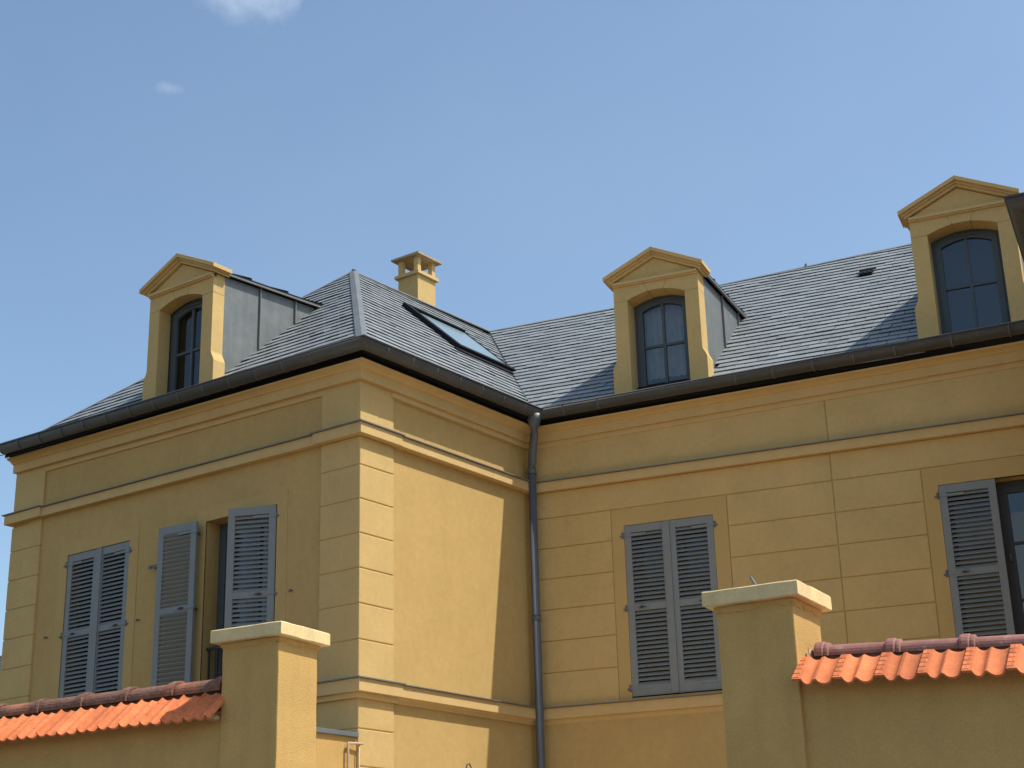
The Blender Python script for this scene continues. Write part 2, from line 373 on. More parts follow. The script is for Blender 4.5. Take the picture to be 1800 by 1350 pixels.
# band courses, cornice
PB, PC, PI = (-5.71, 0), (0, 0), (0, DEP)
PE = tuple(FM.p(WS, 0, 0)[:2]); PF = tuple(FM.p(WS, WG, 0)[:2]); PG = tuple(FRW.p(6, 0, 0)[:2])
pathM = [(0, 0.5), PI, PE, PF, PG]
def band(name, b0, b1, cove, label):
    mb = MB()
    prof = [(-0.05, b0), (0.05, b0), (0.05, b1), (-0.05, b1)] if not cove else [(-0.05, b0 - 0.055), (0.0, b0 - 0.055), (0.005, b0 - 0.02), (0.02, b0 - 0.004), (0.05, b0), (0.05, b1), (-0.05, b1)]
    lift = 0.03 if b0 > 5 else 0.0
    sweep_profile(mb, [(-5.3, 0), (-0.4, 0)], prof, M_trim, dz=[lift, 0])
    profM = [(g if g < 0.049 else 0.062, z) for g, z in prof]
    sweep_profile(mb, pathM, profM, M_trim)
    o = 0.003; F0 = Frame((0, 0), 0)
    if cove:
        mb.box(F0, -0.549 - 0.015, 0.04, -0.536 - 0.015, 0.04, b0 - 0.058, b0 - 0.001, M_trim)
        mb.box(F0, -5.704, -5.138 + 0.02, -0.5, 0.04, b0 - 0.058, b0 - 0.001, M_trim)
    mb.box(F0, -0.549 - 0.05, 0.08, -0.536 - 0.05, 0.08, b0 - o, b1 + o, M_trim)
    mb.box(F0, -5.704 - 0.06, -5.138 + 0.05, -0.5, 0.08, b0 - o + lift, b1 + o + lift, M_trim)
    ob = mb.build(name, house, bevel=0.004, label=label)
    fl = MB(); t = b1 + 0.004
    sweep_profile(fl, [(-5.3, 0), (-0.4, 0)], [(-0.04, t + 0.01), (-0.02, t), (0.078, t - 0.004), (0.078, t + 0.006), (-0.04, t + 0.022)], M_flash, dz=[lift, 0])
    sweep_profile(fl, pathM, [(-0.04, t + 0.01), (-0.02, t), (0.088, t - 0.004), (0.088, t + 0.006), (-0.04, t + 0.022)], M_flash)
    fl.box(F0, -0.549 - 0.07, 0.102, -0.536 - 0.07, 0.102, t, t + 0.012, M_flash)
    fl.box(F0, -5.704 - 0.09, -5.138 + 0.07, -0.5, 0.102, t + lift, t + 0.012 + lift, M_flash)
    fl.build('flashing', ob, label='thin dark zinc strip capping the band')
band('upper_band', *BND1, False, 'narrow ochre band course above the first floor windows')
band('lower_band', *BND2, True, 'narrow ochre band course below the first floor windows')

path = [PB, PC, PI, PE, PF, PG]
dzc = [0.085, 0.0, 0.0, 0.12, 0.06, 0.06]
mb = MB()
sweep_profile(mb, path, [(-0.06, 7.238), (0.05, 7.238), (0.05, 7.335), (0.062, 7.345), (0.075, 7.345), (0.085, 7.358), (0.105, 7.372), (0.130, 7.382),
                         (0.142, 7.385), (0.155, 7.387), (0.16, 7.408), (-0.06, 7.408)], M_trim, dz=dzc)
sweep_profile(mb, [(-5.3, 0), (-0.5, 0)], [(-0.05, 7.168), (-0.004, 7.176), (-0.002, 7.25), (-0.05, 7.25)], M_trim, dz=[0.08, 0.01])
sweep_profile(mb, [(0, 0.5), PI, PE, PF], [(-0.05, 7.172), (0.012, 7.178), (0.014, 7.25), (-0.05, 7.25)], M_trim, dz=[0, 0, 0.12, 0.06])
mb.build('cornice', house, bevel=0.003, label='moulded ochre cornice under the gutters')
mb = MB(); sweep_profile(mb, path, [(-0.1, 7.405), (0.120, 7.405), (0.125, 7.50), (-0.1, 7.53)], M_dark, dz=[d + 0.004 for d in dzc])
mb.build('eaves_shadow_board', house)  # near-black board paints in the shadow strip below the gutter

# gutter: half round trough with soldered seams, falling to the downpipe
def gutter_profile(inner=0.0):
    cg, cz, hw, hd = 0.262, 7.545, 0.080 - inner, 0.106 - inner
    return [(cg + hw * math.cos(a), cz - hd * math.sin(a)) for a in [math.pi * k / 12 for k in range(13)]]
outer, inn = gutter_profile(), gutter_profile(0.005)
prof = outer[::1] + [(outer[-1][0], outer[-1][1] + 0.03)] + [(inn[-1][0], inn[-1][1] + 0.03)] + inn[::-1]
gpath = [(-5.64, 0), PC, PI, PE, PF, PG]; gdz = [0.065, 0.0, 0.012, 0.13, 0.06, 0.06]
mb = MB(); sweep_profile(mb, gpath, prof, M_gutter, dz=gdz, smooth=True)
bead = [(0.346 + 0.011 * math.cos(a), 7.547 + 0.011 * math.sin(a)) for a in [2 * math.pi * k / 8 for k in range(8)]]
sweep_profile(mb, gpath, bead, M_gutter, dz=gdz, smooth=True)
# end stop at the far left
F0 = FL; mb.poly(F0, [], 0, 0, M_gutter) if False else None
ring = [FL.p(-5.64, g, z + 0.065) for g, z in outer]; mb.face(ring, M_gutter)
# soldered seams / straps
def seam_ring(F, s, dz):
    pr = gutter_profile(-0.004)
    mb.sweep([[F.p(s + e, g, z + dz) for g, z in pr] + [F.p(s + e, g, z + dz) for g, z in gutter_profile(0.001)[::-1]] for e in (-0.009, 0.009)], M_seam)
k = 0
for i in range(14): seam_ring(FL, -0.42 - 0.405 * i, 0.065 * (0.42 + 0.405 * i) / 5.64)
for i in range(7): seam_ring(FS, 0.06 + 0.405 * i, 0.002 * i)
for s in (0.50, 0.95, 1.35): pass
for s in (0.55, 0.98, 2.62, 3.05, 3.5, 3.95, 4.4, 5.0, 5.6): seam_ring(FM, s, 0.012 + 0.113 * s / WS)
mb.build('gutter', house, recalc=True, label='dark half-round zinc gutter along the eaves')

# downpipe in the inner corner
mb = MB(); px, py = 0.088, 2.925
mb.tube([(px + 0.17, py - 0.16, 7.50), (px + 0.165, py - 0.155, 7.43), (px + 0.16, py - 0.15, 7.36), (px + 0.14, py - 0.13, 7.27), (px + 0.08, py - 0.075, 7.13), (px + 0.02, py - 0.02, 6.98), (px, py, 6.90), (px, py, 6.84)],
        [0.100, 0.080, 0.058, 0.050, 0.050, 0.050, 0.050, 0.050], M_pipe, 20)
mb.tube([(px, py, 6.90), (px, py, 0.0)], 0.0465, M_pipe, 20)
dp = mb.build('downpipe', house, label='dark zinc downpipe in the inner corner')
for z in (6.87, 5.13, 3.3):
    c = MB(); c.tube([(px, py, z - 0.03), (px, py, z + 0.03)], 0.0525, M_pipe, 20); c.tube([(px, py, z + 0.028), (px, py, z + 0.036)], 0.054, M_seam, 20)
    c.tube([(px, py, z), (px - 0.03, py + 0.13, z)], 0.008, M_iron, 8); c.build('pipe_collar', dp)

# ------------------------------------------------------------------ slate roofs
def clip_poly(poly, a, b):
    """keep the part of poly to the left of the line a->b (2D tuples)"""
    res = []; n = len(poly)
    sd = lambda p: (b[0] - a[0]) * (p[1] - a[1]) - (b[1] - a[1]) * (p[0] - a[0])
    for i in range(n):
        p, q = poly[i], poly[(i + 1) % n]; dp_, dq = sd(p), sd(q)
        if dp_ >= 0: res.append(p)
        if dp_ * dq < 0: t = dp_ / (dp_ - dq); res.append((p[0] + (q[0] - p[0]) * t, p[1] + (q[1] - p[1]) * t))
    return res
def area(poly): return abs(sum(poly[i][0] * poly[(i + 1) % len(poly)][1] - poly[(i + 1) % len(poly)][0] * poly[i][1] for i in range(len(poly)))) / 2
def slates(mb, O, U, V, region, holes=(), expo=0.162, wid=0.235, phase=0.0, mat=M_slate):
    """O origin on eave, U along eave, V up the slope (unit); region convex ccw polygon in (u, v)"""
    N = U.cross(V).normalized()
    if N.z < 0: N = -N
    us = [p[0] for p in region]; vs = [p[1] for p in region]
    r = 0; v = min(vs) - 0.02
    while v < max(vs):
        off = (wid / 2 if r % 2 else 0) + phase; u = math.floor((min(us) - off) / wid) * wid + off
        while u < max(us):
            j = rnd.uniform(-0.004, 0.004); ju = rnd.uniform(0.002, 0.005)
            q = [(u + ju, v + j), (u + wid - ju, v + j + rnd.uniform(-0.002, 0.002)), (u + wid - ju, v + expo * 1.12), (u + ju, v + expo * 1.12)]
            for i in range(len(region)): 
                if len(q) > 2: q = clip_poly(q, region[i], region[(i + 1) % len(region)])
            skip = any(h[0] < u + wid / 2 < h[1] and h[2] < v + expo / 2 < h[3] for h in holes)
            if len(q) > 2 and area(q) > 2e-4 and not skip:
                lift = rnd.choice([0, 0, 0, 0, 0.0015, 0.003]) + rnd.uniform(-0.0015, 0.0018)
                h = lambda vv: 0.022 + lift - 0.0165 * min(max((vv - v) / (expo * 1.12), 0), 1.2)
                top = [O + U * a + V * b + N * h(b) for a, b in q]; bot = [p - N * 0.008 for p in top]
                n = len(q); mb.mesh(top + bot, [list(range(n))] + [[i, (i + 1) % n, n + (i + 1) % n, n + i][::-1] for i in range(n)], mat)
            u += wid
        v += expo; r += 1
def deck(mb, pts): mb.prism([Vector(p) for p in pts], [Vector(p) - Vector((0, 0, 0.05)) for p in pts], M_dark)
ZE = 7.5; GE = 0.22
AP = Vector((-2.852, 3.05, 10.29)); JN = FM.p(-2.032, -3.546, 10.30)
cR = Vector((GE, -GE, ZE)); cL = Vector((-5.704 - GE, -GE, ZE + 0.02))
# inner eave corner of side slope and main slope
tI = (GE - FM.n.x * GE) / FM.d.x; cI = FM.p(tI, GE, ZE)
# front hip slope
mbF = MB(); U = (cR - cL).normalized(); nF = U.cross(AP - cL).normalized(); V = nF.cross(U).normalized()
if V.z < 0: V = -V
loc2 = lambda P, O, U, V: ((P - O).dot(U), (P - O).dot(V))
DS0 = (-3.37, -2.285)
def region_of(pts, O, U, V):
    q = [loc2(p, O, U, V) for p in pts]
    A_ = sum(q[i][0] * q[(i + 1) % len(q)][1] - q[(i + 1) % len(q)][0] * q[i][1] for i in range(len(q)))
    return q if A_ > 0 else q[::-1]
dorm_hole = lambda a, b, top: [(a, b, -0.2, top)]
tc_ = (-5.66 - cL.x) / (AP.x - cL.x); cL_h = cL.lerp(AP, tc_); cL_e = cL + (cR - cL).normalized() * (-5.66 - cL.x)
slates(mbF, cL, U, V, region_of([cL_e, cR, AP, cL_h], cL, U, V), holes=[(-3.35 + 5.924, -2.30 + 5.924, -0.3, 0.95)])
deck(mbF, [cL_e, cR, AP, cL_h])
# side slope (towards the courtyard)
Us = Vector((0, 1, 0)); 
Vs = (AP - Vector((GE, AP.y, ZE))).normalized()
Os = Vector((GE, 0, ZE))
SK = (3.165, 4.46, 1.86, 3.16)       # roof window opening on this slope
slates(mbF, Os, Us, Vs, region_of([cR, cI, JN, AP], Os, Us, Vs), phase=0.05)
dn = Vector((0, 0, -0.09)); deck(mbF, [cR + dn * 0.3, cI + dn * 0.3, JN + dn, AP + dn * 0.3])
# far slopes of the left wing
cL2 = Vector((-5.924, 9.2, ZE)); JB = Vector((-2.852, 9.2, 10.29)); deck(mbF, [cL_h, AP, JB, Vector((-5.66, 9.2, 7.7))]); deck(mbF, [AP, JN, JB])
roofL = mbF.build('roof', house, recalc=False, label='hipped slate roof over the left wing')
# main slope
mbM = MB(); E0 = FM.p(0, GE, ZE); UM = FM.d.copy(); Vm = (FM.p(-2.032, -3.546, 10.30) - FM.p(-2.032, GE, ZE)).normalized()
def onM(s, dep): return FM.p(s, -dep, ZE + (dep + GE) * (10.30 - ZE) / (3.546 + GE))
ks = [(-2.032, 3.546), (-0.2, 3.58), (9.5, 4.64)]
r1 = [cI, onM(-0.2 + 0, -GE) if False else onM(ks[1][0], ks[1][1]), JN]
low = onM(9.5, -0.02)
slates(mbM, E0, UM, Vm, region_of([cI, onM(0.9, -GE), onM(*ks[1]), JN], E0, UM, Vm))
slates(mbM, E0, UM, Vm, region_of([onM(0.9, -GE), low, onM(*ks[2]), onM(*ks[1])], E0, UM, Vm), holes=[(1.15, 2.17, -0.3, 0.95), (4.69, 5.77, -0.3, 1.0)])
deck(mbM, [cI, onM(0.9, -GE), low, onM(*ks[2]), onM(*ks[1]), JN])
bk = [onM(-2.03, 3.546), onM(*ks[1]), onM(*ks[2])]
deck(mbM, bk[::-1] + [FM.p(-2.03, -7.3, 7.5), FM.p(9.5, -7.3, 7.5)])
roofM = mbM.build('roof', house, recalc=False, label='long slate roof over the set-back main front')
# right wing roof, hidden beyond the frame
mbR = MB(); a_, b_, c_, d_ = FRW.p(-GE, GE, 7.62), FRW.p(6.2, GE, 7.62), FRW.p(6.2, -6, 7.62), FRW.p(-GE, -3.5, 7.62); ap = FRW.p(3.0, -3.2, 10.0); ap2 = FRW.p(3.0, -7, 10.0)
deck(mbR, [a_, b_, ap]); deck(mbR, [a_, ap, ap2, FRW.p(-GE, -4.5, 7.62)]); deck(mbR, [b_, ap, ap2, c_])
mbR.build('roof', house, recalc=False, label='roof of the right wing beyond the picture edge')
# ridge and hip strips
def strip(mb, P, Q, n1, n2, wdt, m, lift=0.028):
    P, Q = Vector(P), Vector(Q); t = (Q - P).normalized(); up = (n1 + n2).normalized()
    a = t.cross(n1).normalized(); b = t.cross(n2).normalized()
    if a.dot(n2) > 0: a = -a
    if b.dot(n1) > 0: b = -b
    c = lambda X: [X + up * lift, X + a * wdt + n1 * (lift - 0.004), X + a * wdt + n1 * (lift - 0.02), X - up * 0.0, X + b * wdt + n2 * (lift - 0.02), X + b * wdt + n2 * (lift - 0.004)]
    mb.sweep([c(P), c(Q)], m)
nrmup = lambda a, b, c: (lambda n: n if n.z > 0 else -n)((Vector(b) - Vector(a)).cross(Vector(c) - Vector(a)).normalized())
nFr, nSi, nMa = nrmup(cL, cR, AP), nrmup(cR, cI, AP), nrmup(E0, low, JN)
nBk = nrmup(cL, AP, cL2)
mb = MB(); strip(mb, cR + Vector((0, 0, 0.01)), AP, nFr, nSi, 0.055, M_hip, 0.034); mb.build('hip_strip', roofL, label='pale zinc strip covering the hip')
mb = MB(); strip(mb, cL_h, AP, nFr, nBk, 0.05, M_flash); strip(mb, AP, JN + (JN - AP).normalized() * 0.1, nSi, nBk, 0.05, M_flash)
mb.tube([AP + Vector((0, 0, 0.02)), AP + Vector((0, 0, 0.04))], 0.03, M_hip, 10); mb.build('ridge_strip', roofL)
mb = MB(); nMb = nrmup(onM(*ks[1]), onM(*ks[2]), FM.p(9.5, -7.3, 7.5))
strip(mb, JN, onM(*ks[1]), nMa, nMb, 0.05, M_flash); strip(mb, onM(*ks[1]), onM(*ks[2]), nMa, nMb, 0.05, M_flash)
for s in (0.15, 0.3, 2.7): 
    dpt = 3.58 + (s + 0.2) * 0.1093; P = onM(s, dpt); mb.tube([P + Vector((0, 0, 0.02)), P + Vector((0.02, 0, 0.06))], 0.015, M_iron, 6)
mb.build('ridge_strip', roofM)
mb = MB(); strip(mb, cI + Vector((0, 0, -0.02)), JN + Vector((0, 0, -0.02)), nSi, nMa, 0.03, M_flash, 0.02); mb.build('valley_strip', roofM)
# upturned flashing at the far left end of the eave
mb = MB(); mb.mesh([FL.p(-5.35, 0.2, 7.60), FL.p(-5.12, 0.2, 7.62), FL.p(-5.12, 0.24, 7.57), FL.p(-5.40, 0.24, 7.66)], [[0, 1, 2, 3]], M_hip); mb.build('flashing', roofL)
# ventilator on the main slope
def slope_pt(s, dep, h): return onM(s, dep) + nMa * h
mb = MB()
for i in range(3):
    s0 = 3.585 + 0.062 * i
    q = [(s0, 2.98), (s0 + 0.045, 2.98), (s0 + 0.045, 3.11), (s0, 3.11)]
    mb.prism([slope_pt(a, b, 0.012) for a, b in q], [slope_pt(a, b, 0.055) for a, b in q], M_sky)
mb.prism([slope_pt(a, b, 0.05) for a, b in [(3.575, 3.08), (3.80, 3.08), (3.80, 3.135), (3.575, 3.135)]], [slope_pt(a, b, 0.065) for a, b in [(3.575, 3.08), (3.80, 3.08), (3.80, 3.135), (3.575, 3.135)]], M_sky)
mb.build('roof_vent', roofM, label='small black slotted roof vent near the ridge')

# roof window
def spt(y, t, h): return Vector((GE, y, ZE)) + Vs * t + nSi * h
sk = MB(); y0, y1, t0, t1 = 3.165, 4.455, 1.90, 3.16
def sbox(m_, a, b, c, d, h0, h1, mat): m_.prism([spt(a, c, h0), spt(b, c, h0), spt(b, d, h0), spt(a, d, h0)], [spt(a, c, h1), spt(b, c, h1), spt(b, d, h1), spt(a, d, h1)], mat)
sbox(sk, y0, y0 + 0.10, t0, t1, 0.01, 0.080, M_sky); sbox(sk, y1 - 0.045, y1, t0, t1, 0.01, 0.06, M_sky)
sbox(sk, y0 + 0.1, y1 - 0.045, t0, t0 + 0.09, 0.01, 0.080, M_sky); sbox(sk, y0 + 0.1, y1 - 0.045, t1 - 0.08, t1, 0.01, 0.085, M_sky)
sbox(sk, y0 - 0.08, y1 + 0.05, t0 - 0.10, t0 - 0.002, 0.022, 0.04, M_sky)
sky_w = sk.build('roof_window', roofL, label='black framed roof window on the courtyard slope')
sk = MB(); sbox(sk, y0 + 0.10, y1 - 0.045, t0 + 0.10, t1 - 0.09, 0.046, 0.052, M_reflectglass); 
# parent two levels only: roof window pane is its own part of the house
sk.build('roof_window_pane', roofL, label='roof window glass with the pale sky reflection in its colour')
sk = MB(); sbox(sk, y0 + 0.10, y1 - 0.045, t0 + 0.10, t1 - 0.09, 0.030, 0.034, M_blind); sk.build('roof_window_blind', roofL)

# chimney
cx, cy, wx, wy = -3.0, 4.592, 0.37, 0.402
F0 = Frame((0, 0), 0)
mb = MB(); mb.box(F0, cx - wx, cx, -(cy + wy), -cy, 9.6, 10.87, M_block)
ch = mb.build('chimney', house, bevel=0.004, label='square ochre chimney with a slab cap on corner posts')
mb = MB(); mb.box(F0, cx - wx - 0.04, cx + 0.04, -(cy + wy + 0.04), -(cy - 0.04), 10.835, 10.885, M_trim)
for a in (0, 1):
    for b in (0, 1):
        x = cx - wx + 0.0 + a * (wx - 0.075); y = cy + b * (wy - 0.075)
        mb.box(F0, x, x + 0.075, -(y + 0.075), -y, 10.88, 11.125, M_trim)
mb.build('chimney_posts', ch, bevel=0.003)
mb = MB(); o_ = 0.075; zt = 11.12
ring = lambda e, z: [Vector((cx + e, cy - e, z)), Vector((cx + e, cy + wy + e, z)), Vector((cx - wx - e, cy + wy + e, z)), Vector((cx - wx - e, cy - e, z))]
mb.prism(ring(o_, zt), ring(o_, zt + 0.03), M_capold); mb.prism(ring(o_ - 0.002, zt + 0.0301), ring(-0.02, zt + 0.075), M_capold)
mb.build('chimney_cap', ch, label='weathered grey-tan slab cap')

# ------------------------------------------------------------------ dormers
def dormer(F, sc_, k, dz, zbase, roofslope, thick, label, curtain, glass, rake_back):
    """sc_: centre along the wall; k: width factor; built on the wall face plane"""
    W = 0.532 * k; OW = 0.360 * k; zs = 8.865 + dz; zc_ = zs + 0.085; zb = 9.055 + dz; z0 = 7.50
    root = MB(); S = lambda x: sc_ + x
    # jambs with a swept foot
    for sg in (-1, 1):
        pts = [(OW, z0), (W + 0.05, z0), (W + 0.05, 8.01 + dz), (W + 0.035, 8.05 + dz), (W + 0.008, 8.10 + dz), (W, 8.13 + dz), (W, zs - 0.003), (OW, zs - 0.003)]
        pts = [(S(sg * a), b) for a, b in pts]
        if sg < 0: pts = pts[::-1]
        root.poly(F, pts, -thick, 0, M_block)
    # arched lintel in three stones
    def arch(x): return zs + (zc_ - zs) * (1 - (x / OW) ** 2) if abs(x) < OW else zs
    def lint(x0, x1, x0t, x1t):
        xs = [x0 + (x1 - x0) * i / 10 for i in range(11)]
        xs = sorted(set(xs + [v for v in (-OW, OW) if x0 < v < x1]))
        bot = [(S(x), arch(x)) for x in xs]; root.poly(F, bot + [(S(x1t), zb), (S(x0t), zb)], -thick, 0, M_block)
    e = 0.0025
    lint(-W, -0.10 - e, -W, -0.145 - e); lint(-0.10 + e, 0.10 - e, -0.145 + e, 0.145 - e); lint(0.10 + e, W, 0.145 + e, W)
    xs = [-W + 2 * W * i / 20 for i in range(21)]
    # backing behind the joints
    root.poly(F, [(S(-W + 0.01), zs - 0.02), (S(-OW - 0.004), zs - 0.02), (S(-OW - 0.004), zc_ + 0.01), (S(OW + 0.004), zc_ + 0.01), (S(OW + 0.004), zs - 0.02), (S(W - 0.01), zs - 0.02), (S(W - 0.01), zb - 0.01), (S(-W + 0.01), zb - 0.01)], -thick + 0.01, -0.006, M_trim)
    # pediment
    slope = 0.47
    zt0 = zb + 0.03; ztip = 9.172 + dz; half = W + 0.095 * k
    apx = ztip + half * slope
    root.poly(F, [(S(-W), zb - 0.002), (S(W), zb - 0.002), (S(W), zt0 + 0.02), (S(0), zt0 + 0.02 + W * slope), (S(-W), zt0 + 0.02)], -thick + 0.004, -0.003, M_block)
    for g0, z_a, z_b in ((0.028, zb - 0.004, zb + 0.012), (0.045, zb + 0.012, zb + 0.045)):
        root.box(F, S(-W + 0.0), S(W), -0.05, g0, z_a, z_b, M_trim)
    for (g1, dlo, dhi, ex) in ((0.035, 0.105, 0.072, 0.045), (0.062, 0.073, 0.048, 0.070), (0.10, 0.0485, 0.0, 0.095)):
        hw = W + ex * k
        for sg in (-1, 1):
            pts = [(S(sg * hw), ztip + (half - hw) * slope - dlo), (S(0), apx - dlo), (S(0), apx - dhi), (S(sg * hw), ztip + (half - hw) * slope - dhi)]
            if sg > 0: pts = pts[::-1]
            root.poly(F, pts, -rake_back, g1, M_trim)
    ob = root.build('dormer', house, bevel=0.003, label=label)
    # zinc cheeks
    bk = thick - 0.004
    dmax = {0: 2.45, 1: 1.72}[1 if F is FL else 0]
    for sg in (-1, 1):
        cm = MB(); x = W - 0.012
        zt = lambda d: 9.10 + dz + 0.055 * d
        rz = lambda d: ZE + (d + GE) * roofslope - 0.03
        prof_ = [(bk, rz(bk)), (dmax, rz(dmax)), (dmax, zt(dmax)), (bk, zt(bk))]
        pa = [F.p(S(sg * x), -d, z) for d, z in prof_]; pb = [F.p(S(sg * (x - 0.03)), -d, z) for d, z in prof_]
        cm.prism(pa, pb, M_zinc)
        for d in ((1.05, 1.80) if F is not FL else (0.75, 1.35)):
            a = [F.p(S(sg * (x - 0.004)), -d - e_, z) for e_, z in ((0, rz(d)), (0.014, rz(d)), (0.014, zt(d)), (0, zt(d)))]
            b = [F.p(S(sg * (x + 0.028)), -d - e_, z) for e_, z in ((0, rz(d)), (0.014, rz(d)), (0.014, zt(d)), (0, zt(d)))]
            cm.prism(a, b, M_flash)
        # soldered flashing at the foot and against the stone
        a = [F.p(S(sg * (x + 0.004)), -d, z) for d, z in ((bk, rz(bk) + 0.02), (dmax - 0.1, rz(dmax - 0.1) + 0.02), (dmax - 0.1, rz(dmax - 0.1) + 0.075), (bk, rz(bk) + 0.075))]
        b = [F.p(S(sg * (x + 0.0)), -d, z) for d, z in ((bk, rz(bk) + 0.02), (dmax - 0.1, rz(dmax - 0.1) + 0.02), (dmax - 0.1, rz(dmax - 0.1) + 0.075), (bk, rz(bk) + 0.075))]
        cm.prism(a, b, M_zinc)
        cm.build('cheek', ob, label='grey zinc side cheek with standing seams')
    # little roof
    rm = MB(); db = rake_back - 0.01; de = dmax + 0.25
    rise = 0.055
    for sg in (-1, 1):
        ew = W + 0.045
        e0 = lambda d, h=0.0: F.p(S(sg * ew), -d, 9.115 + dz + rise * d + h)
        rg = lambda d, h=0.0: F.p(S(0), -d, 9.115 + dz + rise * d + ew * 0.47 + h)
        rm.prism([e0(db), e0(de), rg(de + 0.8), rg(db)], [e0(db, 0.035), e0(de, 0.035), rg(de + 0.8, 0.035), rg(db, 0.035)], M_sky)
        rm.prism([F.p(S(sg * (ew + 0.006)), -db, 9.105 + dz + rise * db), F.p(S(sg * (ew + 0.006)), -de, 9.105 + dz + rise * de), F.p(S(sg * (ew - 0.02)), -de, 9.105 + dz + rise * de), F.p(S(sg * (ew - 0.02)), -db, 9.105 + dz + rise * db)],
                 [F.p(S(sg * (ew + 0.006)), -db, 9.125 + dz + rise * db), F.p(S(sg * (ew + 0.006)), -de, 9.125 + dz + rise * de), F.p(S(sg * (ew - 0.02)), -de, 9.125 + dz + rise * de), F.p(S(sg * (ew - 0.02)), -db, 9.125 + dz + rise * db)], M_flash)
        # batten seams
        d = db + 0.35
        while d < de - 0.1:
            rm.prism([e0(d, 0.034), e0(d + 0.03, 0.034), rg(d + 0.03, 0.034), rg(d, 0.034)], [e0(d, 0.058), e0(d + 0.03, 0.058), rg(d + 0.03, 0.058), rg(d, 0.058)], M_sky)
            d += 0.62
    rm.build('dormer_roof', ob)
    # window
    fm = MB(); gw = -thick - 0.005 if thick < 0.22 else -0.245; gw = -0.245 if thick > 0.2 else -0.2
    fo = OW + 0.02
    def arc_pts(hw, zt_, zr, n=10): return [(S(-hw + 2 * hw * i / n), zt_ + zr * (1 - (-1 + 2 * i / n) ** 2)) for i in range(n + 1)]
    def ringed(hw_o, zb_o, zt_o, hw_i, zb_i, zt_i, g0, g1, m):
        o1 = [(S(hw_o), zb_o)] + arc_pts(hw_o, zt_o, 0.085)[::-1] + [(S(-hw_o), zb_o)]
        i1 = [(S(hw_i), zb_i)] + arc_pts(hw_i, zt_i, 0.07)[::-1] + [(S(-hw_i), zb_i)]
        n = len(o1)
        for j in range(n):
            q = (j + 1) % n
            A = [o1[j], o1[q], i1[q], i1[j]]
            fm.mesh([F.p(s, g1, z) for s, z in A] + [F.p(s, g0, z) for s, z in A], [[0, 1, 2, 3], [3, 2, 6, 7], [1, 0, 4, 5], [7, 6, 5, 4]], m)
    ringed(fo, 7.62, zs + 0.01, OW - 0.045, 7.70, zs - 0.035, gw - 0.05, gw, M_sash)
    ringed(OW - 0.04, 7.66, zs - 0.03, OW - 0.105, 7.76, zs - 0.085, gw - 0.045, gw + 0.012, M_sash)
    fm.box(F, S(-0.016), S(0.016), gw - 0.03, gw + 0.004, 7.72, zs - 0.02, M_sash)
    fm.box(F, S(-OW + 0.10), S(OW - 0.10), gw - 0.03, gw + 0.001, 8.305 + dz * 0.7, 8.335 + dz * 0.7, M_sash)
    fm.box(F, S(-OW * 0.35), S(OW * 0.45), gw, gw + 0.03, zs + 0.012, zs + 0.03, M_sash)
    fm.build('window_frame', ob)
    pm = MB(); pts = [(S(-OW + 0.09), 7.72), (S(OW - 0.09), 7.72)] + arc_pts(OW - 0.09, zs - 0.08, 0.075)[::-1]
    pm.poly(F, pts, gw - 0.022, gw - 0.018, M_glass); pm.build('window_pane', ob)
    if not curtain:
        dk = MB(); dk.box(F, S(-OW - 0.02), S(OW + 0.02), gw - 0.22, gw - 0.20, 7.55, zs + 0.1, M_roomdark); dk.build('dark_backdrop', ob)  # added backdrop, its dark colour stands for the room's shade
    if curtain:
        cu = MB(); n = 40; x0, x1 = -OW + 0.02, OW - 0.02
        rows = []
        for zz in (7.6, zs + 0.05): rows.append([F.p(S(x0 + (x1 - x0) * i / n), gw - 0.16 + 0.018 * math.sin(i * 1.5) + 0.01 * math.sin(i * 0.53), zz) for i in range(n + 1)])
        cu.mesh(rows[0] + rows[1], [[i, i + 1, n + 2 + i, n + 1 + i] for i in range(n)], M_curtain, True); cu.build('curtain', ob)
    # lead apron at the sill corner
    ap_ = MB(); x = W - 0.16
    ap_.prism([F.p(S(x), 0.02, 7.55), F.p(S(W + 0.02), 0.05, 7.60), F.p(S(W + 0.10), 0.05, 7.60), F.p(S(W + 0.02), 0.16, 7.53)], [F.p(S(x), 0.02, 7.56), F.p(S(W + 0.02), 0.05, 7.70), F.p(S(W + 0.10), 0.05, 7.61), F.p(S(W + 0.02), 0.16, 7.54)], M_zinc)
    ap_.build('apron', ob)
    return ob
tM = (10.30 - ZE) / (3.546 + GE); tF = (10.29 - ZE) / (3.05 + GE)
dormer(FL, -2.83, 1.02, 0.0, 7.5, tF, 0.18, 'pedimented ochre dormer on the left wing roof, window nearly black', False, None, 0.20)
dormer(FM, 1.657, 0.99, 0.0, 7.5, tM, 0.25, 'pedimented ochre dormer above the closed shutters of the main front', True, None, 0.27)
dormer(FM, 5.232, 1.055, 0.125, 7.6, tM, 0.25, 'pedimented ochre dormer at the right edge with blue-grey panes', False, None, 0.27)

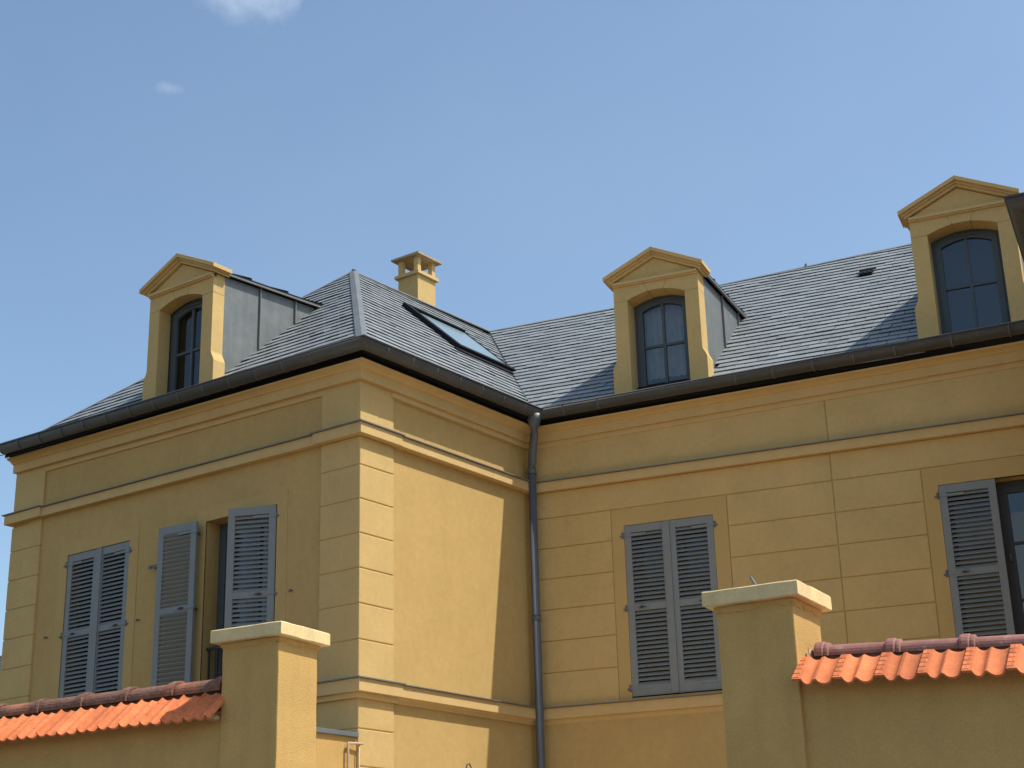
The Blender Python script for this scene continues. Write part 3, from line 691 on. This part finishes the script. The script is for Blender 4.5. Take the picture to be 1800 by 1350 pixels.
# ------------------------------------------------------------------ windows and shutters
def window_unit(F, W, gface, m, label, bars=True):
    mb = MB(); a, b, z0, z1 = W; g = gface - 0.20
    mb.box(F, a, a + 0.06, g - 0.06, g, z0, z1, m); mb.box(F, b - 0.06, b, g - 0.06, g, z0, z1, m)
    mb.box(F, a + 0.06, b - 0.06, g - 0.06, g, z1 - 0.07, z1, m); mb.box(F, a + 0.06, b - 0.06, g - 0.06, g, z0, z0 + 0.08, m)
    c = (a + b) / 2; mb.box(F, c - 0.045, c + 0.045, g - 0.05, g + 0.012, z0 + 0.08, z1 - 0.07, m)
    for x0, x1 in ((a + 0.06, c - 0.045), (c + 0.045, b - 0.06)):
        mb.box(F, x0, x0 + 0.05, g - 0.05, g + 0.006, z0 + 0.08, z1 - 0.07, m); mb.box(F, x1 - 0.05, x1, g - 0.05, g + 0.006, z0 + 0.08, z1 - 0.07, m)
        for k in (0, 1, 2, 3):
            zz = z0 + 0.08 + (z1 - z0 - 0.15) * k / 3
            lo, hi = {0: (0, 0.07), 3: (-0.06, 0)}.get(k, (-0.014, 0.014)); mb.box(F, x0 + 0.05, x1 - 0.05, g - 0.045, g + 0.002, zz + lo, zz + hi, m)
    ob = mb.build('window', house, label=label)
    p = MB(); p.box(F, a + 0.1, b - 0.1, g - 0.026, g - 0.022, z0 + 0.12, z1 - 0.11, M_glass); p.build('pane', ob)
    return ob
window_unit(FL, LW1, -0.03, M_sash, 'casement window behind the closed shutters of the left wing')
window_unit(FL, LW2, -0.03, M_sash, 'casement window between the open shutters of the left wing')
window_unit(FM, MW1, 0, M_sash, 'casement window behind the closed shutters of the main front')
w2 = window_unit(FM, MW2, 0, M_sashd, 'dark casement window at the right edge')
h_ = MB(); P = FM.p(5.30, -0.17, 5.28)
h_.tube([FM.p(5.27, -0.20, 5.33), FM.p(5.27, -0.16, 5.33), FM.p(5.27, -0.155, 5.25)], 0.012, M_iron, 8)
h_.build('window_latch', w2)
rl = MB()
for i in range(9): rl.box(FL, -2.24 + 0.125 * i, -2.225 + 0.125 * i, -0.115, -0.10, 4.22, 4.70, M_black)
rl.box(FL, -2.27, -1.195, -0.12, -0.09, 4.70, 4.73, M_black); rl.box(FL, -2.27, -1.195, -0.12, -0.09, 4.21, 4.235, M_black)
rl.build('guard_rail', house, label='black iron guard rail across the open window of the left wing')

def shutter(F, hinge_s, hinge_g, width, direction, angle, label, cover=False, inside=False, flat=True):
    """leaf in its own frame: x from hinge to free edge, y outward face; angle 0 closed, degrees opened outward"""
    zb, zt = 4.178, 6.112
    base = F.p(hinge_s, hinge_g, 0)
    along = F.d * direction; outw = F.n
    c, s = math.cos(R(angle)), math.sin(R(angle))
    ux = along * c + outw * s; uy = (outw * c - along * s)
    class LF: pass
    lf = LF(); lf.p = lambda a, g, z: base + ux * a + uy * g + Vector((0, 0, z))
    mb = MB(); st = 0.078; T = 0.034
    w0, w1 = 0.003, width - 0.003
    mb.box(lf, w0, w0 + st, -T, 0, zb, zt, M_shut); mb.box(lf, w1 - st, w1, -T, 0, zb, zt, M_shut)
    rails = [(zb, zb + 0.115), (5.125, 5.195), (zt - 0.088, zt)]
    for a, b in rails: mb.box(lf, w0 + st, w1 - st, -T + 0.001, -0.001, a, b, M_shut)
    def slat_run(z0, z1):
        n = round((z1 - z0) / 0.0486); p = (z1 - z0) / n
        for i in range(n):
            zc = z0 + p * (i + 0.5); a0, a1 = w0 + st - 0.004, w1 - st + 0.004
            # each slat leans out towards its lower edge
            pr = [(-0.001, zc - 0.015), (-0.006, zc - 0.021), (-T + 0.000, zc + 0.012), (-T + 0.003, zc + 0.019)]
            mb.prism([lf.p(a0, g, z) for g, z in pr], [lf.p(a1, g, z) for g, z in pr], M_shut)
    slat_run(rails[0][1] - 0.004, rails[1][0] + 0.004); slat_run(rails[1][1] - 0.004, rails[2][0] + 0.004)
    if cover:
        mb.box(lf, w1 - 0.062, w1 + 0.018, 0.0005, 0.014, zb + 0.002, zt - 0.001, M_shut)
    ob = mb.build('shutter', house, bevel=0.002, label=label)
    lt = MB(); sd = 1 if not inside else -1
    yy = 0.0 if not inside else -T
    lt.box(lf, w0 + st * 0.9 + 0.08, w0 + st * 0.9 + 0.115, yy if not inside else yy - 0.02, yy + 0.02 if not inside else yy, 5.15, 5.172, M_black)
    lt.box(lf, w0 + st + 0.05, w0 + st + 0.14, yy if not inside else yy - 0.012, yy + 0.012 if not inside else yy, 5.158, 5.166, M_black)
    lt.build('catch', ob)
    for z in (4.27, 5.16, 6.0):
        hg = MB()
        hg.box(lf, -0.012, 0.26, -T - 0.006 if inside else 0.0, -T if inside else 0.005, z - 0.012, z + 0.012, M_shut)
        hg.tube([lf.p(-0.014, 0.008 if not inside else -T, z - 0.035), lf.p(-0.014, 0.008 if not inside else -T, z + 0.035)], 0.011, M_iron, 8)
        hg.tube([lf.p(-0.014, 0.008 if not inside else -T, z - 0.01), F.p(hinge_s - direction * 0.045, hinge_g * 0 + (0.012 if F is FM else -0.018), z - 0.01)], 0.010, M_iron, 8)
        hg.build('hinge', ob)
    return ob
shutter(FL, LW1[0], -0.032, 0.5475, 1, 0, 'closed grey-blue louvred shutter, left leaf of the far left window')
shutter(FL, LW1[1], -0.032, 0.5475, -1, 0, 'closed grey-blue louvred shutter, right leaf of the far left window', cover=True)
shutter(FM, MW1[0], -0.004, 0.5275, 1, 0, 'closed grey louvred shutter, left leaf on the main front', cover=True)
shutter(FM, MW1[1], -0.004, 0.5275, -1, 0, 'closed grey louvred shutter, right leaf on the main front')
shutter(FL, -1.205, -0.03, 0.545, -1, 25, 'grey-blue louvred shutter standing half open')
shutter(FM, MW2[0], -0.004, 0.588, 1, 0, 'closed grey louvred shutter at the right picture edge')
# leaf folded right back against the wall, showing its inner side
shutter(FL, -2.315, 0.045, 0.56, 1, 174.5, 'grey-blue louvred shutter folded back flat against the wall', inside=True)
# shutter stops and small fixings in the wall
for s, z in ((-0.947, 5.148), (-3.297, 5.164), (-4.901, 5.176)):
    m_ = MB(); m_.tube([FL.p(s, -0.05, z), FL.p(s, 0.012, z), FL.p(s, 0.016, z - 0.02)], 0.009, M_iron, 8); m_.build('shutter_stop', house)
m_ = MB(); m_.tube([FL.p(-3.06, -0.04, 5.72), FL.p(-3.06, 0.06, 5.72)], 0.010, M_iron, 8); m_.box(FL, -3.10, -2.93, 0.03, 0.05, 5.70, 5.735, M_iron); m_.build('shutter_stop', house)
m_ = MB(); m_.tube([FS.p(1.66, -0.05, 3.30), FS.p(1.66, 0.02, 3.36), FS.p(1.67, 0.03, 3.42), FS.p(1.71, 0.03, 3.43), FS.p(1.74, 0.03, 3.39), FS.p(1.74, 0.02, 3.32)], 0.007, M_black, 8)
m_.build('wall_hook', house, label='small dark wire hook low on the sunlit wall')

# ------------------------------------------------------------------ low wall running from the house corner
ann = empty('low_wall', (0, -1.5, 0), 'ochre garden wall with grey zinc coping running from the house corner to the gate pillar', 'wall')
mb = MB(); mb.box(Frame((0, 0), 0), -0.32, -0.02, 0.002, 3.3, 0, 3.56, M_rough); mb.build('wall', ann)
mb = MB(); mb.box(Frame((0, 0), 0), -0.36, 0.012, 0.004, 3.34, 3.56, 3.605, M_hip); mb.build('coping', ann, bevel=0.004)
br = empty('pipe_bracket', (0.0, -0.1, 3.3), 'thin beige metal tube bent round the end of the low wall beside the corner pilaster', 'bracket')
mb = MB(); mb.tube([(0.015, -0.16, 2.6), (0.015, -0.16, 3.48), (0.015, -0.155, 3.495), (0.03, 0.02, 3.50), (0.03, 0.03, 3.50)], 0.012, M_soft, 10)
mb.tube([(0.02, -0.005, 2.6), (0.02, -0.005, 3.49)], 0.008, M_soft, 8); o = mb.build('tube', br)

# ------------------------------------------------------------------ street pillars
def pillar(F, top, depth, wdt, label):
    t = empty('gate_pillar', F.p(0, 0, 0), label, 'pillar', 'gate pillars in the street wall')
    mb = MB(); nz = 22; 
    def ringp(z): 
        j = lambda: rnd.uniform(-0.0015, 0.0015)
        return [F.p(0 + j(), 0 + j(), z), F.p(wdt + j(), 0 + j(), z), F.p(wdt + j(), -depth + j(), z), F.p(0 + j(), -depth + j(), z)]
    zz = [0] + [top - 0.085 - 2.4 * (1 - i / nz) for i in range(1, nz + 1)]
    mb.sweep([ringp(z) for z in zz], M_rough); mb.build('shaft', t, bevel=0.008)
    # worn mortar bed under the cap
    mb = MB(); o1 = 0.012; n = 14
    zt_ = top - 0.088
    for (a, b) in (((-o1, o1), (wdt + o1, o1)), ((wdt + o1, o1), (wdt + o1, -depth - o1))):
        pts_t, pts_b = [], []
        for i in range(n + 1):
            q = i / n; s = a[0] + (b[0] - a[0]) * q; g = a[1] + (b[1] - a[1]) * q
            h = 0.028 + rnd.uniform(-0.010, 0.016)
            pts_t.append(F.p(s, g, zt_)); pts_b.append(F.p(s - (0.008 if a[0] > 0.2 else 0), g - (0.008 if a[0] < 0.2 else 0), zt_ - h))
        inw = [F.p((a[0] + (b[0] - a[0]) * i / n) - 0.03 * (a[0] > 0.2), (a[1] + (b[1] - a[1]) * i / n) - 0.03 * (a[0] < 0.2), zt_ - 0.03) for i in range(n + 1)]
        mb.mesh(pts_t + pts_b + inw, [[i, i + 1, n + 2 + i, n + 1 + i] for i in range(n)] + [[n + 1 + i, n + 2 + i, 2 * n + 3 + i, 2 * n + 2 + i] for i in range(n)], M_rough)
    mb.build('mortar_bed', t, recalc=False)
    ov = 0.057; mb = MB()
    n = 9
    def ring_c(e, z):
        r = []
        cs = [(-ov + e, ov - e), (wdt + ov - e, ov - e), (wdt + ov - e, -depth - ov + e), (-ov + e, -depth - ov + e)]
        for a, b in zip(cs, cs[1:] + cs[:1]):
            for i in range(n): r.append(F.p(a[0] + (b[0] - a[0]) * i / n + rnd.uniform(-.0015, .0015), a[1] + (b[1] - a[1]) * i / n + rnd.uniform(-.0015, .0015), z + rnd.uniform(-.0018, .0018)))
        return r
    mb.sweep([ring_c(0.006, top - 0.086), ring_c(0, top - 0.080), ring_c(0, top - 0.006), ring_c(0.007, top)], M_cap); mb.build('cap', t)
    return t
pillar(FG_L, 3.60, 0.428, 0.45, 'bare-capped ochre gate pillar between the weathered tiled wall and the house corner')
pR = pillar(FG_R, 3.462, 0.445, 0.45, 'ochre gate pillar before the closed main shutters, a metal rod on its cap')
rod = empty('metal_rod', FG_R.p(0.21, -0.17, 3.46), 'short pale metal rod sticking up from the right gate pillar cap', 'rod')
mb = MB(); P = FG_R.p(0.21, -0.17, 3.455); mb.tube([P, P + FG_R.d * -0.03 + Vector((0, 0, 0.06)), P + FG_R.d * -0.055 + Vector((0, 0, 0.105))], 0.008, M_zinc, 8); mb.build('rod', rod)
# fallen render flake under the right cap
mb = MB(); mb.poly(FG_R, [(0.005, 3.345), (0.15, 3.335), (0.155, 3.362), (0.165, 3.375), (0.005, 3.378)], 0.0, 0.008, M_rough); mb.build('mortar_patch', pR, bevel=0.003)

# ------------------------------------------------------------------ tiled street walls
def tile_height(x, kind):
    """cross section of one interlocking tile, x from 0 to 1: raised ribs and rounded troughs"""
    if kind == 'R':
        if x < 0.245: return 0.034
        if x < 0.53: t = (x - 0.245) / 0.285; return 0.032 - 0.022 * math.sin(math.pi * t) ** 0.6
        if x < 0.60: return 0.026 + 0.06 * (x - 0.53)
        t = (x - 0.60) / 0.40; return 0.030 - 0.020 * math.sin(math.pi * t) ** 0.6
    if x < 0.07: return 0.040
    if x < 0.46: t = (x - 0.07) / 0.39; return 0.028 - 0.015 * math.sin(math.pi * t) ** 0.6
    if x < 0.54: return 0.024
    t = (x - 0.54) / 0.46; return 0.023 - 0.012 * math.sin(math.pi * t) ** 0.6
def tile_drop(x, kind):
    """how far the lower edge hangs"""
    if kind == 'R':
        if 0.245 <= x < 0.53: return 0.012 * math.sin(math.pi * (x - 0.245) / 0.285) ** 0.7
        if 0.60 <= x: return 0.012 * math.sin(math.pi * (x - 0.60) / 0.40) ** 0.7
        return 0.0
    if 0.05 < x < 0.46: return 0.006 * math.sin(math.pi * (x - 0.05) / 0.41) ** 0.7
    if x > 0.54: return 0.006 * math.sin(math.pi * (x - 0.54) / 0.46) ** 0.7
    return 0.0
class SlopedFrame(Frame):
    """a wall that falls gently with the street"""
    def __init__(self, o, ang, fall, sref): Frame.__init__(self, o, ang); self.fall = fall; self.sref = sref
    def p(self, s, g, z): return self.o + self.d * s + self.n * g + Vector((0, 0, z - (self.fall * (s - self.sref) if z > 1 else 0)))
def tiled_wall(F, s0, s1, depth, gate_s, z_wall, top_g, top_z, bot_g, bot_z, kind, mod, ridge_z, ridge_r, ridge_mod, tile_m, ridge_m, label, start):
    t = empty('garden_wall', F.p((s0 + s1) / 2, 0, 0), label, 'wall', 'tile-topped street walls')
    mb = MB(); mb.box(F, s0, s1, -depth, -0.015, 0, z_wall, M_rough); mb.build('wall', t)
    mb = MB(); c = -depth / 2
    mb.prism([F.p(s0, c - 0.17, z_wall - 0.02), F.p(s0, -0.05, z_wall - 0.02), F.p(s0, c, top_z + 0.01)], [F.p(s1, c - 0.17, z_wall - 0.02), F.p(s1, -0.05, z_wall - 0.02), F.p(s1, c, top_z + 0.01)], M_shademortar)
    mb.box(F, s0, s1, c - 0.05, c + 0.05, z_wall - 0.1, ridge_z - ridge_r * 0.5, M_shademortar)
    # tiles, front and back
    L = Vector((bot_g - top_g, bot_z - top_z)); ln = L.length; nn = Vector((-L.y, L.x)) / ln if L.x > 0 else Vector((L.y, -L.x)) / ln
    N = 26
    def side(mirror):
        mb2 = MB()
        s = start
        while s < s1 - 0.001 if start < s1 else False:
            e = min(s + mod, s1); jit = rnd.uniform(-0.004, 0.004); jz = rnd.uniform(-0.003, 0.003); xe = (e - s) / mod
            nseg = max(3, int(N * xe)); top, bot, topu, botu = [], [], [], []
            for i in range(nseg + 1):
                x = xe * i / nseg; h = tile_height(min(x, 0.9999), kind); dr = tile_drop(min(x, 0.9999), kind)
                ss = s + 0.002 + x * (mod - 0.004)
                for arr, along, hh in ((top, 0.0, h), (bot, 1.0, h), (topu, 0.0, h - 0.013), (botu, 1.0, h - 0.013)):
                    g = top_g + L.x * along + nn.x * hh; z = top_z + L.y * along + nn.y * hh + jz
                    if along: g += L.x / ln * (dr * 0.35 + jit); z += L.y / ln * (dr * 0.35 + jit) - dr * 0.55
                    if mirror: g = -depth - g
                    arr.append(F.p(ss, g, z))
            n = nseg + 1; pts = top + bot + topu + botu; fs = []
            for i in range(nseg):
                fs += [[i, i + 1, n + i + 1, n + i], [n + i, n + i + 1, 3 * n + i + 1, 3 * n + i], [2 * n + i + 1, 2 * n + i, 3 * n + i, 3 * n + i + 1], [i + 1, i, 2 * n + i, 2 * n + i + 1]]
            fs += [[0, n, 3 * n, 2 * n], [n - 1, 2 * n - 1, 4 * n - 1, 3 * n - 1]]
            mb2.mesh(pts, fs, tile_m)
            if kind == 'R' and not mirror:
                # cross nicks of the ribbed strip
                for q in range(5):
                    a = 0.04 + 0.19 * q
                    g = top_g + L.x * a + nn.x * 0.0335; z = top_z + L.y * a + nn.y * 0.0335 + jz
                    g2 = g + L.x * 0.15; z2 = z + L.y * 0.15
                    for (xa, xb) in ((0.012, 0.105), (0.122, 0.17)):
                        sa, sb = s + xa * mod, s + xb * mod
                        if sb < s1: mb2.mesh([F.p(sa, g, z + 0.0045), F.p(sb, g, z + 0.0045), F.p(sb, g2, z2 + 0.0045), F.p(sa, g2, z2 + 0.0045), F.p(sa, g - 0.002, z - 0.003), F.p(sb, g - 0.002, z - 0.003), F.p(sb, g2 + 0.002, z2 - 0.003), F.p(sa, g2 + 0.002, z2 - 0.003)],
                                 [[0, 1, 2, 3], [0, 4, 5, 1], [2, 6, 7, 3], [1, 5, 6, 2], [3, 7, 4, 0]], tile_m)
            s += mod
        mb2.build('tile_courses', t, recalc=True, label='orange interlocking tiles facing the street' if not mirror else 'tiles on the house side of the wall')
    side(False); side(True)
    mb.build('mortar_fill', t)
    rm = MB(); cc = -depth / 2
    segs = int((s1 - s0) / ridge_mod) + 2
    s = gate_s; sg = 1 if gate_s <= s0 + 0.2 else -1
    rings = []
    def half(sv, r, zc):
        return [F.p(sv, cc + r * math.cos(a), zc + r * 0.88 * math.sin(a)) for a in [math.pi * (-0.05 + 1.10 * k / 12) for k in range(13)]] + [F.p(sv, cc + (r - 0.014) * math.cos(a), zc + (r - 0.014) * 0.88 * math.sin(a)) for a in [math.pi * (1.05 - 1.10 * k / 12) for k in range(13)]]
    for i in range(segs):
        a = s + sg * ridge_mod * i; b = a + sg * ridge_mod
        if sg > 0 and a > s1: break
        if sg < 0 and a < s0: break
        zc = ridge_z - ridge_r * 0.88 + rnd.uniform(-0.003, 0.003); r = ridge_r
        kx = 1.0 if kind == 'R' else 0.55
        prof = [(0.0, r * (1 + .28 * kx)), (0.012, r * (1 + .34 * kx)), (0.045, r * (1 + .34 * kx)), (0.052, r * (1 + .20 * kx)), (0.062, r * (1 + .24 * kx)), (0.074, r * (1 + .22 * kx)), (0.08, r), (ridge_mod + 0.01, r * 0.97)]
        rm.sweep([half(a + sg * q, rr, zc + rnd.uniform(-0.001, 0.001)) for q, rr in prof], ridge_m, smooth=False)
    rm.build('ridge_tiles', t, bevel=None)
    return t
tiled_wall(FG_L, -9.0, 0.03, 0.428, -0.10 + 0.0, 3.085, -0.08, 3.195, 0.14, 3.015, 'L', 0.178, 3.335, 0.092, 0.40, M_tileold, M_ridgeold,
           'street wall left of the gate with weathered orange tiles under a dark brown ridge', -9.0 + 0.1)
FG_RW = SlopedFrame((6.126, -3.874), 0.15, 0.048, 0.45)
tiled_wall(FG_RW, 0.44, 7.0, 0.428, 0.50, 2.955, -0.09, 3.035, 0.125, 2.885, 'R', 0.2235, 3.14, 0.066, 0.395, M_tile, M_ridge,
           'street wall right of the gate with clean orange tiles under a pinkish ridge', 0.445)
# lime mortar smeared where the tiles meet the pillars
def lump(name, parent, F, s, g, z, rs, rg, rz, n=9):
    mb = MB(); rings = []
    for i in range(n + 1):
        th = math.pi * i / n; rings.append([F.p(s + rs * math.sin(th) * math.cos(a) * rnd.uniform(.7, 1.15), g + rg * math.sin(th) * math.sin(a) * rnd.uniform(.7, 1.15), z + rz * math.cos(th) * rnd.uniform(.8, 1.1)) for a in [2 * math.pi * k / 11 for k in range(11)]])
    mb.sweep(rings, M_mortar, caps=True); return mb.build(name, parent)
wallR_ = [o for o in bpy.data.objects if o.name.startswith('garden_wall') and o.location.x > 5][0]
wallL_ = [o for o in bpy.data.objects if o.name.startswith('garden_wall') and o.location.x < 3][0]
lump('mortar_smear', wallR_, FG_RW, 0.468, -0.17, 3.075, 0.022, 0.05, 0.050)
lump('mortar_smear', wallL_, FG_L, -0.02, 0.045, 3.035, 0.045, 0.06, 0.020)
# ------------------------------------------------------------------ neighbour far left
nb = empty('neighbour_house', (-21, 9.5, 0), 'dark slate roof corner of a farther house at the left edge', 'house')
FN = Frame((-24.5, 7.0), R(38)); mb = MB(); mb.box(FN, 0, 8.4, -7, 0, 0, 6.6, M_wall); mb.build('wall', nb)
mb = MB(); A_ = [FN.p(-0.3, 0.4, 6.5), FN.p(8.7, 0.4, 6.5), FN.p(8.7, -3.5, 8.78), FN.p(-0.3, -3.5, 8.78)]; Un = FN.d; Vn = (A_[3] - A_[0]).normalized()
slates(mb, A_[0], Un, Vn, region_of(A_, A_[0], Un, Vn), expo=0.2, wid=0.3, mat=M_slatefar); deck(mb, A_); deck(mb, [A_[3], A_[2], FN.p(8.7, -7.4, 6.5), FN.p(-0.3, -7.4, 6.5)])
mb.build('roof', nb, recalc=False)
